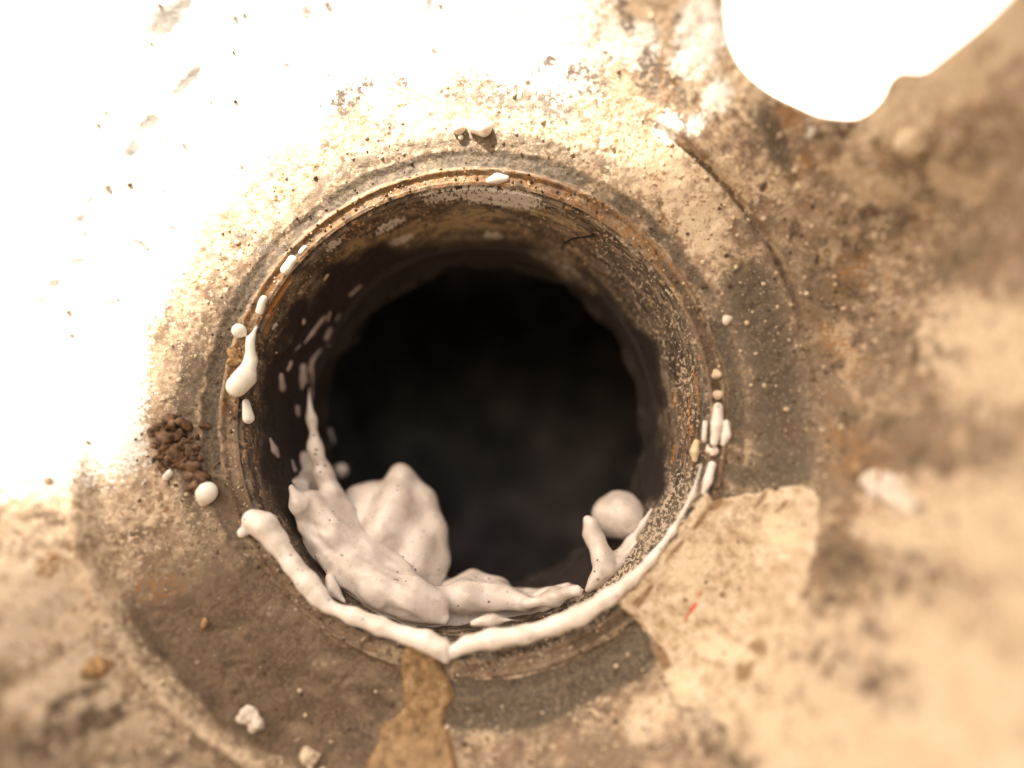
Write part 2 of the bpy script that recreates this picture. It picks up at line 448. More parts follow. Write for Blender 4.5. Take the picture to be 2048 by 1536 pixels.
def poly_sd(poly, x, z):                 # signed distance, + inside
    x = np.asarray(x, float); z = np.asarray(z, float)
    d = np.full(x.shape, 1e9); ins = np.zeros(x.shape, bool); n = len(poly)
    cl = np.zeros(x.shape+(2,))
    for i in range(n):
        a, b = poly[i], poly[(i+1) % n]; e = b-a
        t = np.clip(((x-a[0])*e[0]+(z-a[1])*e[1])/max(e@e, 1e-12), 0, 1)
        qx = a[0]+t*e[0]; qz = a[1]+t*e[1]; dd = np.hypot(x-qx, z-qz); mk = dd < d
        d = np.where(mk, dd, d); cl[mk] = np.stack([qx, qz], -1)[mk]
        cr = ((a[1] > z) != (b[1] > z)) & (x < (b[0]-a[0])*(z-a[1])/(b[1]-a[1]+1e-15)+a[0])
        ins ^= cr
    return np.where(ins, d, -d), cl
near = (X > hole[:, 0].min()-2) & (Z > hole[:, 1].min()-2) & (X < hole[:, 0].max()+2) & (Z < hole[:, 1].max()+2)
sd = np.full(X.shape, -9.0); sdn, cln = poly_sd(hole, X[near], Z[near]); sd[near] = sdn
snap = np.zeros(X.shape, bool); snap[near] = np.abs(sdn) < .12
tmpx = X[near]; tmpz = Z[near]; k = np.abs(sdn) < .12
tmpx[k] = cln[k][:, 0]; tmpz[k] = cln[k][:, 1]; X[near] = tmpx; Z[near] = tmpz
V = np.stack([X, -face_h(X, Z), Z], -1)
# edge of the hole is rounded over
V[..., 1] += .5*np.clip((sd+1.2)/1.2, 0, 1)**2
ins = (sd > .05)
Fq = grid_faces(NA, len(rr), True)
keep = ~(ins.ravel()[Fq].any(1))
Fq = Fq[keep]

# stains: centre given by where it shows, size in mm
xf, zf = X.ravel(), Z.ravel(); rf = np.hypot(xf, zf); af = np.degrees(np.arctan2(zf, xf))
pf = np.stack([xf, zf, 0*xf], -1)
nz1 = fbm(pf, .22, 4, 71); nz2 = fbm(pf, .55, 4, 77); nz3 = fbm(pf, .10, 3, 81)
def spot(px, py, rx, ry=None, rot=0, soft=.6):
    c = Fp(px, py); ry = ry or rx; ca, sa = math.cos(math.radians(rot)), math.sin(math.radians(rot))
    dx, dz = xf-c[0], zf-c[2]; u = (dx*ca+dz*sa)/rx; w = (-dx*sa+dz*ca)/ry
    return sstep(1+soft, 1-soft, np.hypot(u, w)+.35*nz2)
def sector(a0, a1, r0, r1, sa=3, sr=.5):
    a = af+4*nz1; r = rf+.8*nz1; mid = (a0+a1)/2; a = (a-mid+180) % 360-180+mid
    return sstep(a0-sa, a0+sa, a)*sstep(a1+sa, a1-sa, a)*sstep(r0-sr, r0+sr, r)*sstep(r1+sr, r1-sr, r)
# distance along the lower-right direction
dlr = xf*math.cos(math.radians(-24))+zf*math.sin(math.radians(-24))
cream = .34 + .22*nz1 + .10*nz3
cream -= .10*sstep(33, 44, dlr)                                   # the far right is pale
cream += .2*sstep(-.3, .6, (-xf*.6+zf*.8)/rf)*sstep(29, 33, rf)
cream += .42*spot(1700, 760, 0.1)*0
for s in [(1060, 1370, 4.2, 1.3, 12), (1190, 1350, 2.2, .8, 18), (1120, 1390, 1.6, 1.4, 0), (1300, 1430, 3.6, 1.6, 30), (960, 1360, 1.8, .8, 5),
          (1230, 1280, 1.8, .5, 40), (1525, 640, 1.2, 1.6, 0), (1500, 690, 1.0, 1.8, 10), (1420, 650, .6, 1.0, 0), (1560, 880, 1.6, 2.2, 0),
          (1430, 500, 5, 3, -60), (1380, 420, 5, 3, -45), (1300, 330, 6, 4, -30), (1900, 1480, 14, 8, 0), (1990, 1330, 7, 6, 0), (2000, 700, 4, 6, 0),
          (1500, 1450, 6, 4, 0), (60, 1200, 6, 6, 0), (140, 1380, 4, 3, 0), (1880, 1050, 6, 4, 30), (1900, 160, 6, 2.5, 30), (1850, 210, 5, 2, 10), (1990, 60, 3, 3, 0), (1620, 1240, 4, 3, 40), (1480, 1400, 3, 2, 40)]:
    cream = np.maximum(cream, .82*spot(*s))
cream -= .30*sector(-22, 34, 28.6, 37.5, 5, 1.5)
bare = 0*xf
film = .95*sector(-152, -100, 27.0, 39.4, 13, .5)                    # brown grease film, lower left
film = np.maximum(film, .60*spot(470, 1010, 4, 2.5, -40))
film = np.maximum(film, .45*sector(-100, -60, 33, 44, 6, 2)*(nz1 > -.1))
bare = (.62+.5*nz2+.3*nz1 + .34*np.maximum(np.maximum(sector(-112, -50, 20, 40), sector(150, 208, 20, 40)), sector(62, 122, 20, 40)))*sstep(26.7, 27.2, rf+.3*nz2)*sstep(29.2, 28.3, rf+.6*nz2)
bare = np.maximum(bare, .85*sector(-103, -52, 28.3, 31.5, 3, .9))
bare = np.maximum(bare, .8*spot(790, 1400, 1.0, 2.2, 20))
bare = np.maximum(bare, .72*sector(-20, 30, 28.6, 35, 6, 2.5))
bare = np.maximum(bare, .5*spot(1390, 1420, 2, 4, 35)); bare = np.maximum(bare, .9*spot(1278, 1285, 1.2, 2.8, 25)); bare = np.maximum(bare, .75*spot(1500, 950, 2.0, 1.3, 0))
bare = np.maximum(bare, .6*sector(165, 205, 28.8, 32, 6, 1.0)); bare = np.maximum(bare, .75*spot(1550, 280, 1.0, 4, 30))
bare = np.maximum(bare, .55*sector(60, 130, 28.6, 31, 12, .8))
rust = .30 + .2*nz2
rust = rust + .35*sstep(24, 25.1, rf)*sstep(26.9, 26.5, rf)*sstep(10, 50, af)
for s in [(1335, 150, 1.2, 2.4, 30), (1600, 330, 2, 1.5, 0), (1560, 250, 2, 2, 0), (1500, 570, .6, .5, 0), (1255, 430, .6, .4, 0), (1600, 860, 1.2, 2, 0),
          (1680, 700, 2, 4, 20), (1690, 900, 2.5, 4, 10), (1700, 560, 2, 3, 0), (1470, 860, 1, 1.4, 0), (540, 1190, .9, .3, -25), (430, 1150, .8, .6, 0),
          (320, 1180, 3, 1.6, 0), (200, 1340, 1.4, 1, 30), (420, 1000, 2.4, .8, 25), (100, 1130, .9, 1.4, 0)]:
    rust = np.maximum(rust, (.75 if s[0] < 1580 else .62)*spot(*s))
dark = .12 + .28*np.clip(nz1, -1, 1)
for s in [(1790, 440, 1.6, 2, 30), (1720, 1150, 1.4, 1.8, -20), (1900, 520, 2.4, 1.4, 20), (1700, 820, 2, 3, 20), (1640, 480, 1.6, 1.2, 0), (1590, 460, .6, 1, 0),
          (1720, 960, 1, 1, 0), (1800, 1000, 2, .8, -20), (1450, 1490, 2.2, 1.5, 0), (110, 1460, 2, 2, 0), (160, 1390, 1.6, .7, 20), (210, 1440, 2, 1, 20),
          (350, 870, 3, 2, -50), (1660, 260, 3, 1, 0), (1480, 540, .9, .5, 60), (1665, 1110, 2.2, 3.5, -30), (1700, 1340, 3, 2, 0), (520, 1140, 2, 1, -40)]:
    dark = np.maximum(dark, (.72 if s[0] < 1600 else .58)*spot(*s))
# thin line along the right gasket seat
dark = np.maximum(dark, .8*sstep(25.3, 25.5, rf)*sstep(26.4, 26.2, rf)*sstep(-75, -60, af)*sstep(50, 35, af))
for s in [(1700, 620, 3, 6, 15), (1730, 860, 4, 7, 10), (1650, 560, 3, 4, 0), (1590, 880, 3, 3, 0), (1660, 760, 3, 6, 10), (1720, 480, 3, 4, 0), (1780, 700, 3, 5, 0), (1660, 1200, 3, 3, 0), (1780, 1150, 4, 3, 0), (1850, 930, 3, 2, 0)]: dark = np.maximum(dark, .52*spot(*s))
rimz = sstep(27.2, 26.6, rf+.4*nz2)
cream = cream-.16*rimz; dark = np.maximum(dark, rimz*(.42+.35*nz2))
seat = np.exp(-((rf-35.85)/.28)**2)*sstep(6, 22, af)*sstep(58, 48, af)
dark = np.maximum(dark, .85*seat*(nz2 > -.45))
ridge = np.exp(-((rf-39.9-.15*nz1)/.65)**2)*sector(-160, -105, 37, 44, 8, 1)
for q_ in [(650, 1325, 2.2, 1.2, 10), (560, 1230, 2, 1.2, -30), (700, 1400, 1.6, 1, 0), (480, 1120, 1.8, 1, 20), (600, 1460, 2, 1, -20)]: film = film*(1-.45*spot(*q_))
bare = bare*(1-.75*film); film = film*(1-.9*ridge); bare = np.maximum(bare, .3*ridge); cream = np.maximum(cream, .64*ridge)  # pale ridge strip, with its soft highlight painted in
rust = rust*(1-.85*np.clip(bare, 0, 1))*(1-.6*film)
grain = .35 + .75*sstep(29, 30, rf)*(1-sector(-156, -100, 28, 40)*.7)*(.4+.6*sstep(-60, 20, zf*0+af*0+nz1*60+20))
white = np.zeros_like(xf)
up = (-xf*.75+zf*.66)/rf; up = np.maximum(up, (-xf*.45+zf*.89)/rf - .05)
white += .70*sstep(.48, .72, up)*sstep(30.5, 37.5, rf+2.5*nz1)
scar = 0*xf; streak = 0*xf
for s in [(1400, 70, 3.2, 4, 20), (1335, 255, 1.8, 1.6, 0), (1280, 90, 2.4, 2, 0), (1430, 190, 1.6, 2, 0), (1390, 250, 1.2, 1.2, 0), (1220, 90, 2.2, 2.0, 0), (1780, 985, 1.5, .7, -30), (1790, 20, .1), (1620, 265, .5, .5, 0)]:
    white = np.maximum(white, .64*spot(*s))
for s in [(385, 150, 1.6, .5, 45), (365, 172, 1.3, .6, 40), (300, 245, 1.5, .7, 40), (262, 300, 1.1, .6, 60), (330, 40, 2.6, 1.3, 30), (360, 15, 2, .6, 40), (372, 298, .6, .25, -60), (612, 25, .5, .7, 0), (572, 133, .5, .3, 30),
          (858, 8, .35, 1.5, -10), (868, 102, .5, .3, -40), (180, 400, .7, .3, 60), (160, 435, .6, .3, 50), (155, 522, .9, .4, 20), (110, 565, .8, .5, 30), (280, 485, .9, .2, -25), (295, 498, .6, .3, -40), (215, 604, 1.0, .2, 0), (345, 455, .7, .15, -20), (484, 335, .25, .25), (85, 600, .5, .4), (125, 690, .6, .5)]:
    streak = np.maximum(streak, .8*spot(*s))
for s in [(700, 195, 2.4, 1.1, 25), (735, 165, .8, .7, 0), (690, 225, 1.0, .5, 0), (800, 165, 1.1, .5, -20), (770, 255, 1.2, .6, -20), (1250, 30, .6, 2.5, 30), (1215, 110, 1.0, .4, -40), (1090, 130, 1.6, .7, 20), (1150, 140, 1.5, .7, 10), (1180, 165, 2.4, 1.4, 0), (900, 190, 1.6, .9, 0), (1010, 200, 3.4, 1.6, 0), (1110, 215, 3, 2.0, 0),
          (1300, 150, 1.2, 2.6, 30), (1350, 180, .9, 2.4, 35), (480, 470, 1.6, .9, 40), (520, 500, 1.4, 1.0, 30)]:
    scar = np.maximum(scar, .60*spot(*s))
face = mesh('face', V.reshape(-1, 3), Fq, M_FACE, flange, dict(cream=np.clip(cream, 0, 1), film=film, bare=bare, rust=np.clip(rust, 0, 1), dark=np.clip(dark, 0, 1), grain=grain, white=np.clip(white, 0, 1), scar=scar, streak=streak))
# wall of the bolt hole, running back through the flange
hp = spline(hole_px, 6); ht = np.array([Fp(a, b, full=False) for a, b in hp])
cen = ht.mean(0)
rings = []
for j, (dy, ex) in enumerate([(.35, .0), (1.0, .7), (3, 2.2), (5, 3.6), (8, 5.5)]):
    q = ht.copy(); n2 = q-cen; n2[:, 1] = 0; n2 /= np.linalg.norm(n2, axis=1)[:, None]
    q = q+n2*ex; q[:, 1] += dy; rings.append(q)
hv = np.stack(rings, 1)
mesh('bolt_hole', hv.reshape(-1, 3), grid_faces(len(ht), len(rings), True), M_PALE, flange)

# ------------------------------------------------------------------ flange: bore wall, ledge and chamber
NB, yy = 1100, np.concatenate([np.arange(-.9+.9+.0, 25.01, .16)])
yy = np.concatenate([[.99, .98], np.arange(1.0, 15.01, .10), [15.3, 15.6, 16.2]])
ab = np.linspace(0, 2*np.pi, NB, endpoint=False)
A, Y = np.meshgrid(ab, yy, indexing='ij')
rb = bore_r(Y); rb[:, 0] = 27.2; rb[:, 1] = 25.8
# soft ledge deep in the bore
led = 10.8 + .5*np.sin(A*2.3+1)+.3*np.sin(A*5)
rb = rb - .35*sstep(led, led+.5, Y)*sstep(-.2, .7, np.sin(A)) + 1.2*sstep(15.0, 16.2, Y)
pb = np.stack([rb*np.cos(A), Y, rb*np.sin(A)], -1)
rb = rb + .16*fbm(pb, .3, 4, 31) + .07*fbm(pb*np.array([1, 4, 1]), .8, 3, 33) + 1.3*fbm(pb, .30, 4, 37)*sstep(12.0, 15.5, Y)
pb = np.stack([rb*np.cos(A), Y, rb*np.sin(A)], -1)
bx = pb.reshape(-1, 3); ang = np.degrees(A).ravel(); ang = np.where(ang > 180, ang-360, ang); yb = Y.ravel()
bn1 = fbm(bx, .25, 4, 41); bn2 = fbm(bx*np.array([1, 3, 1]), .35, 4, 43)
def bspot(px, py, ra, ry, soft=.6):      # ra along the circumference, ry along depth, mm
    c = Wp(px, py); a0 = math.degrees(math.atan2(c[2], c[0]))
    da = (ang-a0+180) % 360-180; u = np.radians(da)*23/ra; w = (yb-c[1])/(ry*.62)
    return sstep(1+soft, 1-soft, np.hypot(u, w)+.4*bn2)
ochre = .20+.25*bn2
for s in [(900, 450, 7, 2.6), (800, 470, 5, 2), (700, 500, 3, 1.5), (960, 430, 4, 2), (1060, 420, 3, 1.5), (1120, 440, 4, 1.5)]: ochre = np.maximum(ochre, .8*bspot(*s))
lime = .05+.2*bn2
for s in [(900, 392, 3.2, 1.7), (960, 386, 4.2, 1.9), (1030, 392, 3.4, 1.6), (1000, 400, 4, 1.6), (860, 385, 1.6, 1), (665, 490, 1.1, 1.0), (735, 425, 3, .5), (715, 560, 1.0, 1.0), (695, 550, 1.2, .6), (780, 450, 1.8, 1.2), (800, 480, 1.6, 1.2), (985, 470, 1.6, 1.2), (650, 655, 1, .5)]:
    lime = np.maximum(lime, .74*bspot(*s))
rustb = .25+.3*bn1
for s in [(1393, 770, 2.4, .45), (1398, 720, 1.2, .4), (1380, 830, 3.5, .5), (1388, 900, 2, .6), (1350, 800, 1.5, .8), (1350, 900, 1.6, .8), (560, 590, 3, .7), (540, 640, 2, .5), (620, 500, 3, .6)]:
    rustb = np.maximum(rustb, .68*bspot(*s))
speck = .25+.25*bn1 + .5*sstep(-75, -60, ang)*sstep(-8, -22, ang) + .25*sstep(-10, 10, ang)*sstep(60, 40, ang)
soot = .98*sstep(4.5, 16, yb/.6 + 6*bn1 + 4*np.clip(-np.cos(np.radians(ang)), 0, 1) - 4*np.clip(np.cos(np.radians(ang)), 0, 1) - 6*sstep(20, 70, ang)*sstep(140, 100, ang))  # bore's fade into darkness painted on, stronger with depth
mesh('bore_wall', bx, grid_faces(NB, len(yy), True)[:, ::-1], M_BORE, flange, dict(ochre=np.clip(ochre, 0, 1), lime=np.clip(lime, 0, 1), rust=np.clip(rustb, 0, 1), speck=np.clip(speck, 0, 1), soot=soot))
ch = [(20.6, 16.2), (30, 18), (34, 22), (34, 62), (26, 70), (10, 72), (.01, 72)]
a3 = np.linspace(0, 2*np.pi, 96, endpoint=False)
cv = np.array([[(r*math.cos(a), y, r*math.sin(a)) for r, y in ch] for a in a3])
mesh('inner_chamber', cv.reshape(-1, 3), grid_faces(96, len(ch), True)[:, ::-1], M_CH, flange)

# ------------------------------------------------------------------ films lying on the face (gasket scrap, sealant)
def dense(pts, n=6):
    p = np.asarray(pts, float); return np.concatenate([p[i]+(p[(i+1) % len(p)]-p[i])*np.linspace(0, 1, n, endpoint=False)[:, None] for i in range(len(p))])
def film_mesh(name, poly_px, thick, edge, mat, step=.14, seed=0, wob=.25, attr_fn=None, base=None, rough_amp=.05, n=5):
    base = base or (lambda x, z: Hs(x, z)+rough(x, z))
    poly = np.array([Fp(a, b, full=False) for a, b in (spline(poly_px, n) if n > 1 else dense(poly_px))])[:, [0, 2]]
    lo = poly.min(0)-.6; hi = poly.max(0)+.6
    gx = np.arange(lo[0], hi[0], step); gz = np.arange(lo[1], hi[1], step)
    GX, GZ = np.meshgrid(gx, gz, indexing='ij'); p = np.stack([GX, GZ, 0*GX], -1)
    sd, _ = poly_sd(poly, GX, GZ)
    sd = sd + wob*fbm(p, .7, 4, seed)
    h = thick*(1-np.clip(1-sd/edge, 0, 2)**2)
    h = np.where(sd > 0, h, -.35*np.minimum(-sd/.2, 1)-.3) if False else np.where(sd > 0, h, thick*sd/edge*2)
    h = h + rough_amp*fbm(p, .9, 4, seed+3)*sstep(0, .3, sd) + .08*fbm(p, .2, 3, seed+4)*sstep(0, .5, sd)
    y = -(base(GX, GZ)+h)
    v = np.stack([GX, y, GZ], -1).reshape(-1, 3)
    f = grid_faces(len(gx), len(gz)); f = f[(sd.ravel()[f] > -.22).all(1)][:, ::-1]
    used = np.unique(f); remap = -np.ones(len(v), int); remap[used] = np.arange(len(used))
    at = attr_fn(GX.ravel(), GZ.ravel()) if attr_fn else {}
    o = mesh(name, v[used], remap[f], mat, None, {k: a[used] for k, a in at.items()})
    return o
def rel(px, py): return Fp(px, py, full=False)[[0, 2]]
def blob2(x, z, px, py, rx, ry, rot=0):
    c = rel(px, py); ca, sa = math.cos(math.radians(rot)), math.sin(math.radians(rot)); dx, dz = x-c[0], z-c[1]
    return sstep(1.5, .5, np.hypot((dx*ca+dz*sa)/rx, (-dx*sa+dz*ca)/ry))
def gask_attr(x, z):
    d = 0*x; p = 0*x
    for s in [(1290, 1190, 1.6, .35, 55), (1275, 1200, .8, .3, 40), (1520, 1000, 1.4, .25, 55), (1560, 1015, 1.2, .25, 50), (1445, 1190, .35, .35), (1370, 1200, .3, .3), (1500, 1320, 2.5, .8, 55), (1330, 1330, .7, 2.6, 25), (1430, 1010, 1.2, .5, 30), (1400, 1040, 1.4, .35, 55), (1350, 1100, 1.6, .3, 50)]:
        d = np.maximum(d, .75*blob2(x, z, *s))
    for s in [(1380, 1130, 3.4, 2.2, 40), (1560, 1060, 2, 2), (1360, 1360, 1.8, 1.4), (1450, 1300, 3, 1)]: p = np.maximum(p, .8*blob2(x, z, *s))
    red = .9*np.maximum(blob2(x, z, 1385, 1215, .75, .22, 50), .7*blob2(x, z, 1398, 1188, .5, .16, 60))
    red = np.maximum(red, .55*blob2(x, z, 1372, 1235, .5, .2, 50))
    return dict(dark=d, pale=p, red=red)
g = film_mesh('gasket_scrap', [(1412, 985), (1424, 1004), (1450, 1002), (1500, 985), (1560, 976), (1630, 972), (1644, 1000), (1632, 1060), (1622, 1120), (1604, 1180), (1580, 1250), (1530, 1320), (1480, 1370), (1420, 1410), (1352, 1412), (1340, 1380), (1322, 1325), (1292, 1265), (1262, 1225), (1240, 1206), (1280, 1160), (1320, 1112), (1362, 1060), (1395, 1010)],
                .15, .25, M_GASK, .13, 5, .5, gask_attr, n=1, rough_amp=.10)
tag(g, 'pale cream scrap of old gasket right of the bore with a red mark', 'gasket scrap')
s = film_mesh('sealant_smear', [(812, 1300), (850, 1290), (872, 1300), (880, 1330), (898, 1362), (905, 1400), (890, 1430), (900, 1480), (925, 1560), (960, 1640), (690, 1640), (725, 1560), (748, 1500), (770, 1450), (803, 1420), (806, 1380), (803, 1340)], .34, .5, M_SEAL, .13, 15, .3, rough_amp=.12)
tag(s, 'brown smear of sealant running down the face below the bore', 'sealant')

# ------------------------------------------------------------------ foam
def foam(name, prims, label, cat='foam', group=None, vox=.2, k=.45, noise=.05, nscale=.6, seed=0, mat=None, parent=None, extra=None, folds=0.0):
    v, f = soft_solid(prims, vox, k, noise, nscale, seed, extra, folds)
    o = mesh(name, v, f, mat or {'foam_bead': M_RIM, 'foam_strip': M_RIM, 'foam_blob': M_DROP, 'foam_drop': M_DROP}.get(name, M_FOAM), parent)
    if label: tag(o, label, cat, group)
    return o
mound = []
for c in [[(799, 943, 18.5, 13), (801, 972, 18, 28), (800, 1030, 18.5, 54), (803, 1090, 18, 64), (815, 1140, 16.5, 58)],
          [(810, 955, 18.5, 14), (846, 1000, 18, 22), (864, 1060, 17, 26), (868, 1120, 16.5, 28), (856, 1165, 15, 28)],
          [(712, 988, 18.5, 14), (742, 1002, 18.5, 36), (716, 1060, 17.5, 48), (738, 1110, 16.5, 50)],
          [(800, 955, 17, 18), (788, 1010, 14.6, 30), (768, 1065, 13.3, 36), (750, 1110, 13, 36)],
          [(836, 1092, 14.2, 32), (828, 1135, 13.2, 34)],
          [(705, 1000, 18, 14), (688, 1050, 16, 26)]]:
    mound += chain(c)
foam('foam_mound', mound, 'large peaked mound of white foam inside the bore on the lower left', vox=.17, k=.46, noise=.06, nscale=.25, seed=2)
def wall_uv(p): return np.array([math.degrees(math.atan2(p[2], p[0]))*.4, p[1]])
sheet_px = [(578, 958), (594, 990), (606, 1040), (612, 1085), (640, 1118), (680, 1168), (730, 1205), (800, 1243), (880, 1256), (960, 1238), (1060, 1228), (1120, 1208), (1172, 1180),
            (1150, 1172), (1060, 1182), (960, 1172), (880, 1168), (800, 1140), (720, 1080), (680, 1010), (655, 970), (640, 920), (632, 900), (600, 905), (604, 940), (596, 950)]
sheet = np.array([wall_uv(Wp(a, b)) for a, b in sheet_px])
def sheet_field(Xq):
    an = np.degrees(np.arctan2(Xq[:, 2], Xq[:, 0])); an = np.where(an > 60, an-360, an); u = an*.4; y = Xq[:, 1]
    sd, _ = poly_sd(SH, u, y)
    pp = np.stack([u*.55, y*1.0, 0*u], -1)
    sd = sd + .35*fbm(pp, .8, 3, 5)
    t = .8*(1-np.exp(-np.clip(sd, -1, 9)/.5)) + sstep(0, 1.6, sd)*(1.3*(1-np.abs(fbm(pp, .16, 3, 8))*2.2) - .2)
    return np.where((sd < -.5) | (y < .5), 6.0, bore_r(y)-np.hypot(Xq[:, 0], Xq[:, 2])-np.maximum(t, -2))
SH = np.array([(u if u < 24 else u-144, v) for u, v in sheet])
slump = []
for c in [[(632, 1098, 8.5, 10), (690, 1142, 8, 26), (760, 1176, 7.2, 36), (822, 1196, 7.2, 38), (864, 1214, 7.4, 26), (892, 1238, 6.5, 8)],
          [(622, 1000, 9, 18), (672, 1068, 10, 32), (735, 1115, 10.5, 34), (805, 1150, 10.5, 28)], [(610, 1060, 8, 14), (660, 1110, 8.5, 24)],
          [(880, 1198, 10, 22), (935, 1190, 11, 29), (990, 1192, 11, 24), (1045, 1206, 9, 12)],
          [(895, 1172, 15, 12), (945, 1162, 16, 18), (1000, 1174, 15, 12), (1035, 1188, 13, 6)],
          [(582, 975, 6.4, 5), (596, 1010, 7, 11), (604, 1040, 7.6, 10)],
          [(617, 775, 12.8, 2.5), (622, 840, 12.4, 6), (632, 895, 12.2, 11), (646, 945, 12.6, 13), (664, 985, 12.5, 14), (688, 1025, 13.5, 16), (712, 1075, 14, 22), (780, 1130, 13, 26)],
          [(1055, 1207, 8, 9), (1110, 1193, 7.4, 13), (1155, 1182, 7, 12)],
          [(1040, 1198, 11, 7), (1095, 1188, 11.5, 8), (1135, 1174, 12, 6)],
          [(945, 1246, 2.8, 5), (985, 1239, 3.2, 8), (1040, 1240, 3, 6)], [(690, 1204, 2.6, 4), (664, 1182, 3, 8), (655, 1155, 4, 8)]]:
    slump += chain(c)
foam('foam_slump', slump, 'folded sheet of white foam slumped along the bottom of the bore', vox=.18, k=.5, noise=.07, nscale=.3, seed=4, extra=sheet_field, folds=.24)
foam('foam_bead', chain([(506, 1040, -.2, 22), (528, 1052, -.2, 25), (552, 1082, 0, 21), (585, 1130, 0, 17), (615, 1165, 0, 20), (636, 1192, 0, 17), (655, 1212, 0, 11), (705, 1232, 0, 15), (760, 1252, 0, 16), (815, 1272, -.2, 15), (852, 1282, -.4, 19), (882, 1298, -.5, 18), (892, 1318, -.7, 9)]) + chain([(484, 1066, -.4, 10)]),
     'long white foam bead with a round head along the lower left rim', vox=.14, k=.28, noise=.04, nscale=.3, seed=6)
foam('foam_bead', chain([(884, 1306, -.5, 13), (906, 1303, -.4, 10), (935, 1288, -.2, 14), (985, 1278, -.1, 18), (1050, 1269, 0, 16), (1110, 1251, 0, 16), (1160, 1231, 0, 18), (1215, 1196, 0, 15), (1262, 1160, 0, 11), (1300, 1122, 0, 8), (1345, 1062, 0, 5), (1385, 990, 0, 4), (1402, 930, 0, 3)]),
     'long white foam bead tapering up the lower right rim beside the gasket scrap', vox=.14, k=.28, noise=.04, nscale=.3, seed=7)
foam('foam_ball', chain([(1240, 1028, 18, 46), (1226, 1034, 18, 42)]) + chain([(1252, 1040, 17, 38)]), 'smooth round ball of white foam against the lower right bore wall', vox=.16, k=.3, noise=.16, nscale=.22, seed=8)
foam('foam_finger', chain([(1174, 1038, 12, 6), (1181, 1048, 12, 11), (1190, 1078, 12, 16), (1206, 1118, 11, 19), (1216, 1138, 10, 14)]) + chain([(1171, 1068, 12, 4)]) + wchain([(1178, 1182, 5), (1205, 1152, 10), (1232, 1122, 10), (1262, 1084, 7), (1286, 1050, 5), (1304, 1018, 3)], .2) + wchain([(1195, 1172, 4), (1240, 1128, 7), (1272, 1086, 4)], .1) + chain([(1205, 1130, 10, 14), (1190, 1160, 9.5, 8), (1176, 1180, 9, 5)]),
     'upright finger of white foam in front of the foam ball', vox=.14, k=.32, noise=.08, nscale=.5, seed=9)
foam('foam_blob', fchain([(480, 662, 15)], .35) + chain([(500, 680, -.2, 6), (502, 720, .2, 11), (490, 755, -.4, 20), (474, 772, -.8, 22)]) + chain([(492, 805, .6, 8), (497, 836, 1.4, 12)]) + chain([(512, 655, .2, 4), (500, 690, 0, 6)]),
     'glossy white foam blob with a drip hanging over the left rim', vox=.13, k=.26, noise=.04, nscale=.5, seed=10)
foam('foam_drop', fchain([(418, 984, 22)], .45) + fchain([(408, 1004, 9)], .3), 'round white foam drop on the face beside the dark rust crust', 'foam drop', 'foam drops on the flange', vox=.12, k=.2, noise=.05, seed=11)
for i, (pts, lab) in enumerate([([(586, 520, 10), (572, 540, 11)], 'white foam dab on the upper left rim, largest of the row'), ([(528, 598, 8), (520, 622, 9)], 'narrow white foam dab on the rim above the glossy blob'),
                                ([(978, 362, 6), (995, 358, 9), (1012, 357, 6)], 'flat white foam dab on the top rim of the bore'), ([(602, 505, 6), (610, 495, 5)], 'tiny white foam dab on the rim above its larger neighbour')]):
    foam('foam_drop', fchain(pts, .15), lab, 'foam drop', 'foam drops on the flange', vox=.12, k=.2, noise=.12, nscale=.8, seed=20+i)
for i, (pts, lab) in enumerate([([(950, 256, 15), (968, 260, 18)], 'larger of two round white drops above the bore'), ([(918, 258, 15)], 'smaller of two round white drops above the bore'), ([(922, 276, 7)], 'tiny white drop under the two round drops above the bore'),
                                ([(342, 945, 8), (334, 955, 7)], 'small white drop in the lower end of the rust crust'), ([(365, 880, 8), (370, 890, 5)], 'small white drop on top of the dark rust crust'), ([(92, 955, 10)], 'small blurred white drop near the left edge')]):
    foam('foam_drop', fchain(pts, .55), lab, 'foam drop', 'foam drops on the flange', vox=.12, k=.2, noise=.14, nscale=.8, seed=30+i)
# right rim pieces
for i, (pr, lab) in enumerate([(chain([(1436, 815, .25, 10), (1434, 850, .25, 11), (1428, 885, .25, 8)]), 'thick white foam strip in the groove of the right rim'),
                               (chain([(1452, 848, .1, 8), (1452, 870, .1, 9), (1446, 888, .1, 5)]), 'thin grey white foam strip outside the thick strip on the right rim'),
                               (chain([(1424, 930, .25, 8), (1416, 960, .25, 9), (1406, 985, .2, 5)]), 'white foam strip just above the gasket scrap'),
                               (chain([(1410, 845, .6, 5), (1408, 880, .6, 5)]), 'thin white foam sliver on the inner edge of the right rim')]):
    foam('foam_strip', pr, lab, 'foam', 'foam strips on the right rim', vox=.1, k=.14, noise=.04, seed=40+i)
foam('foam_lump', wchain([(1396, 885, 7), (1393, 905, 9), (1392, 920, 6)], .4), 'yellowish cream lump on the wall just inside the right rim', 'foam', vox=.1, k=.15, noise=.04, seed=50, mat=mat_foam('cream_foam', (.66, .54, .36), .2))
foam('foam_ball', wchain([(672, 945, 15)], .8), 'tiny dim foam ball behind the large foam mound', vox=.14, k=.2, seed=51)
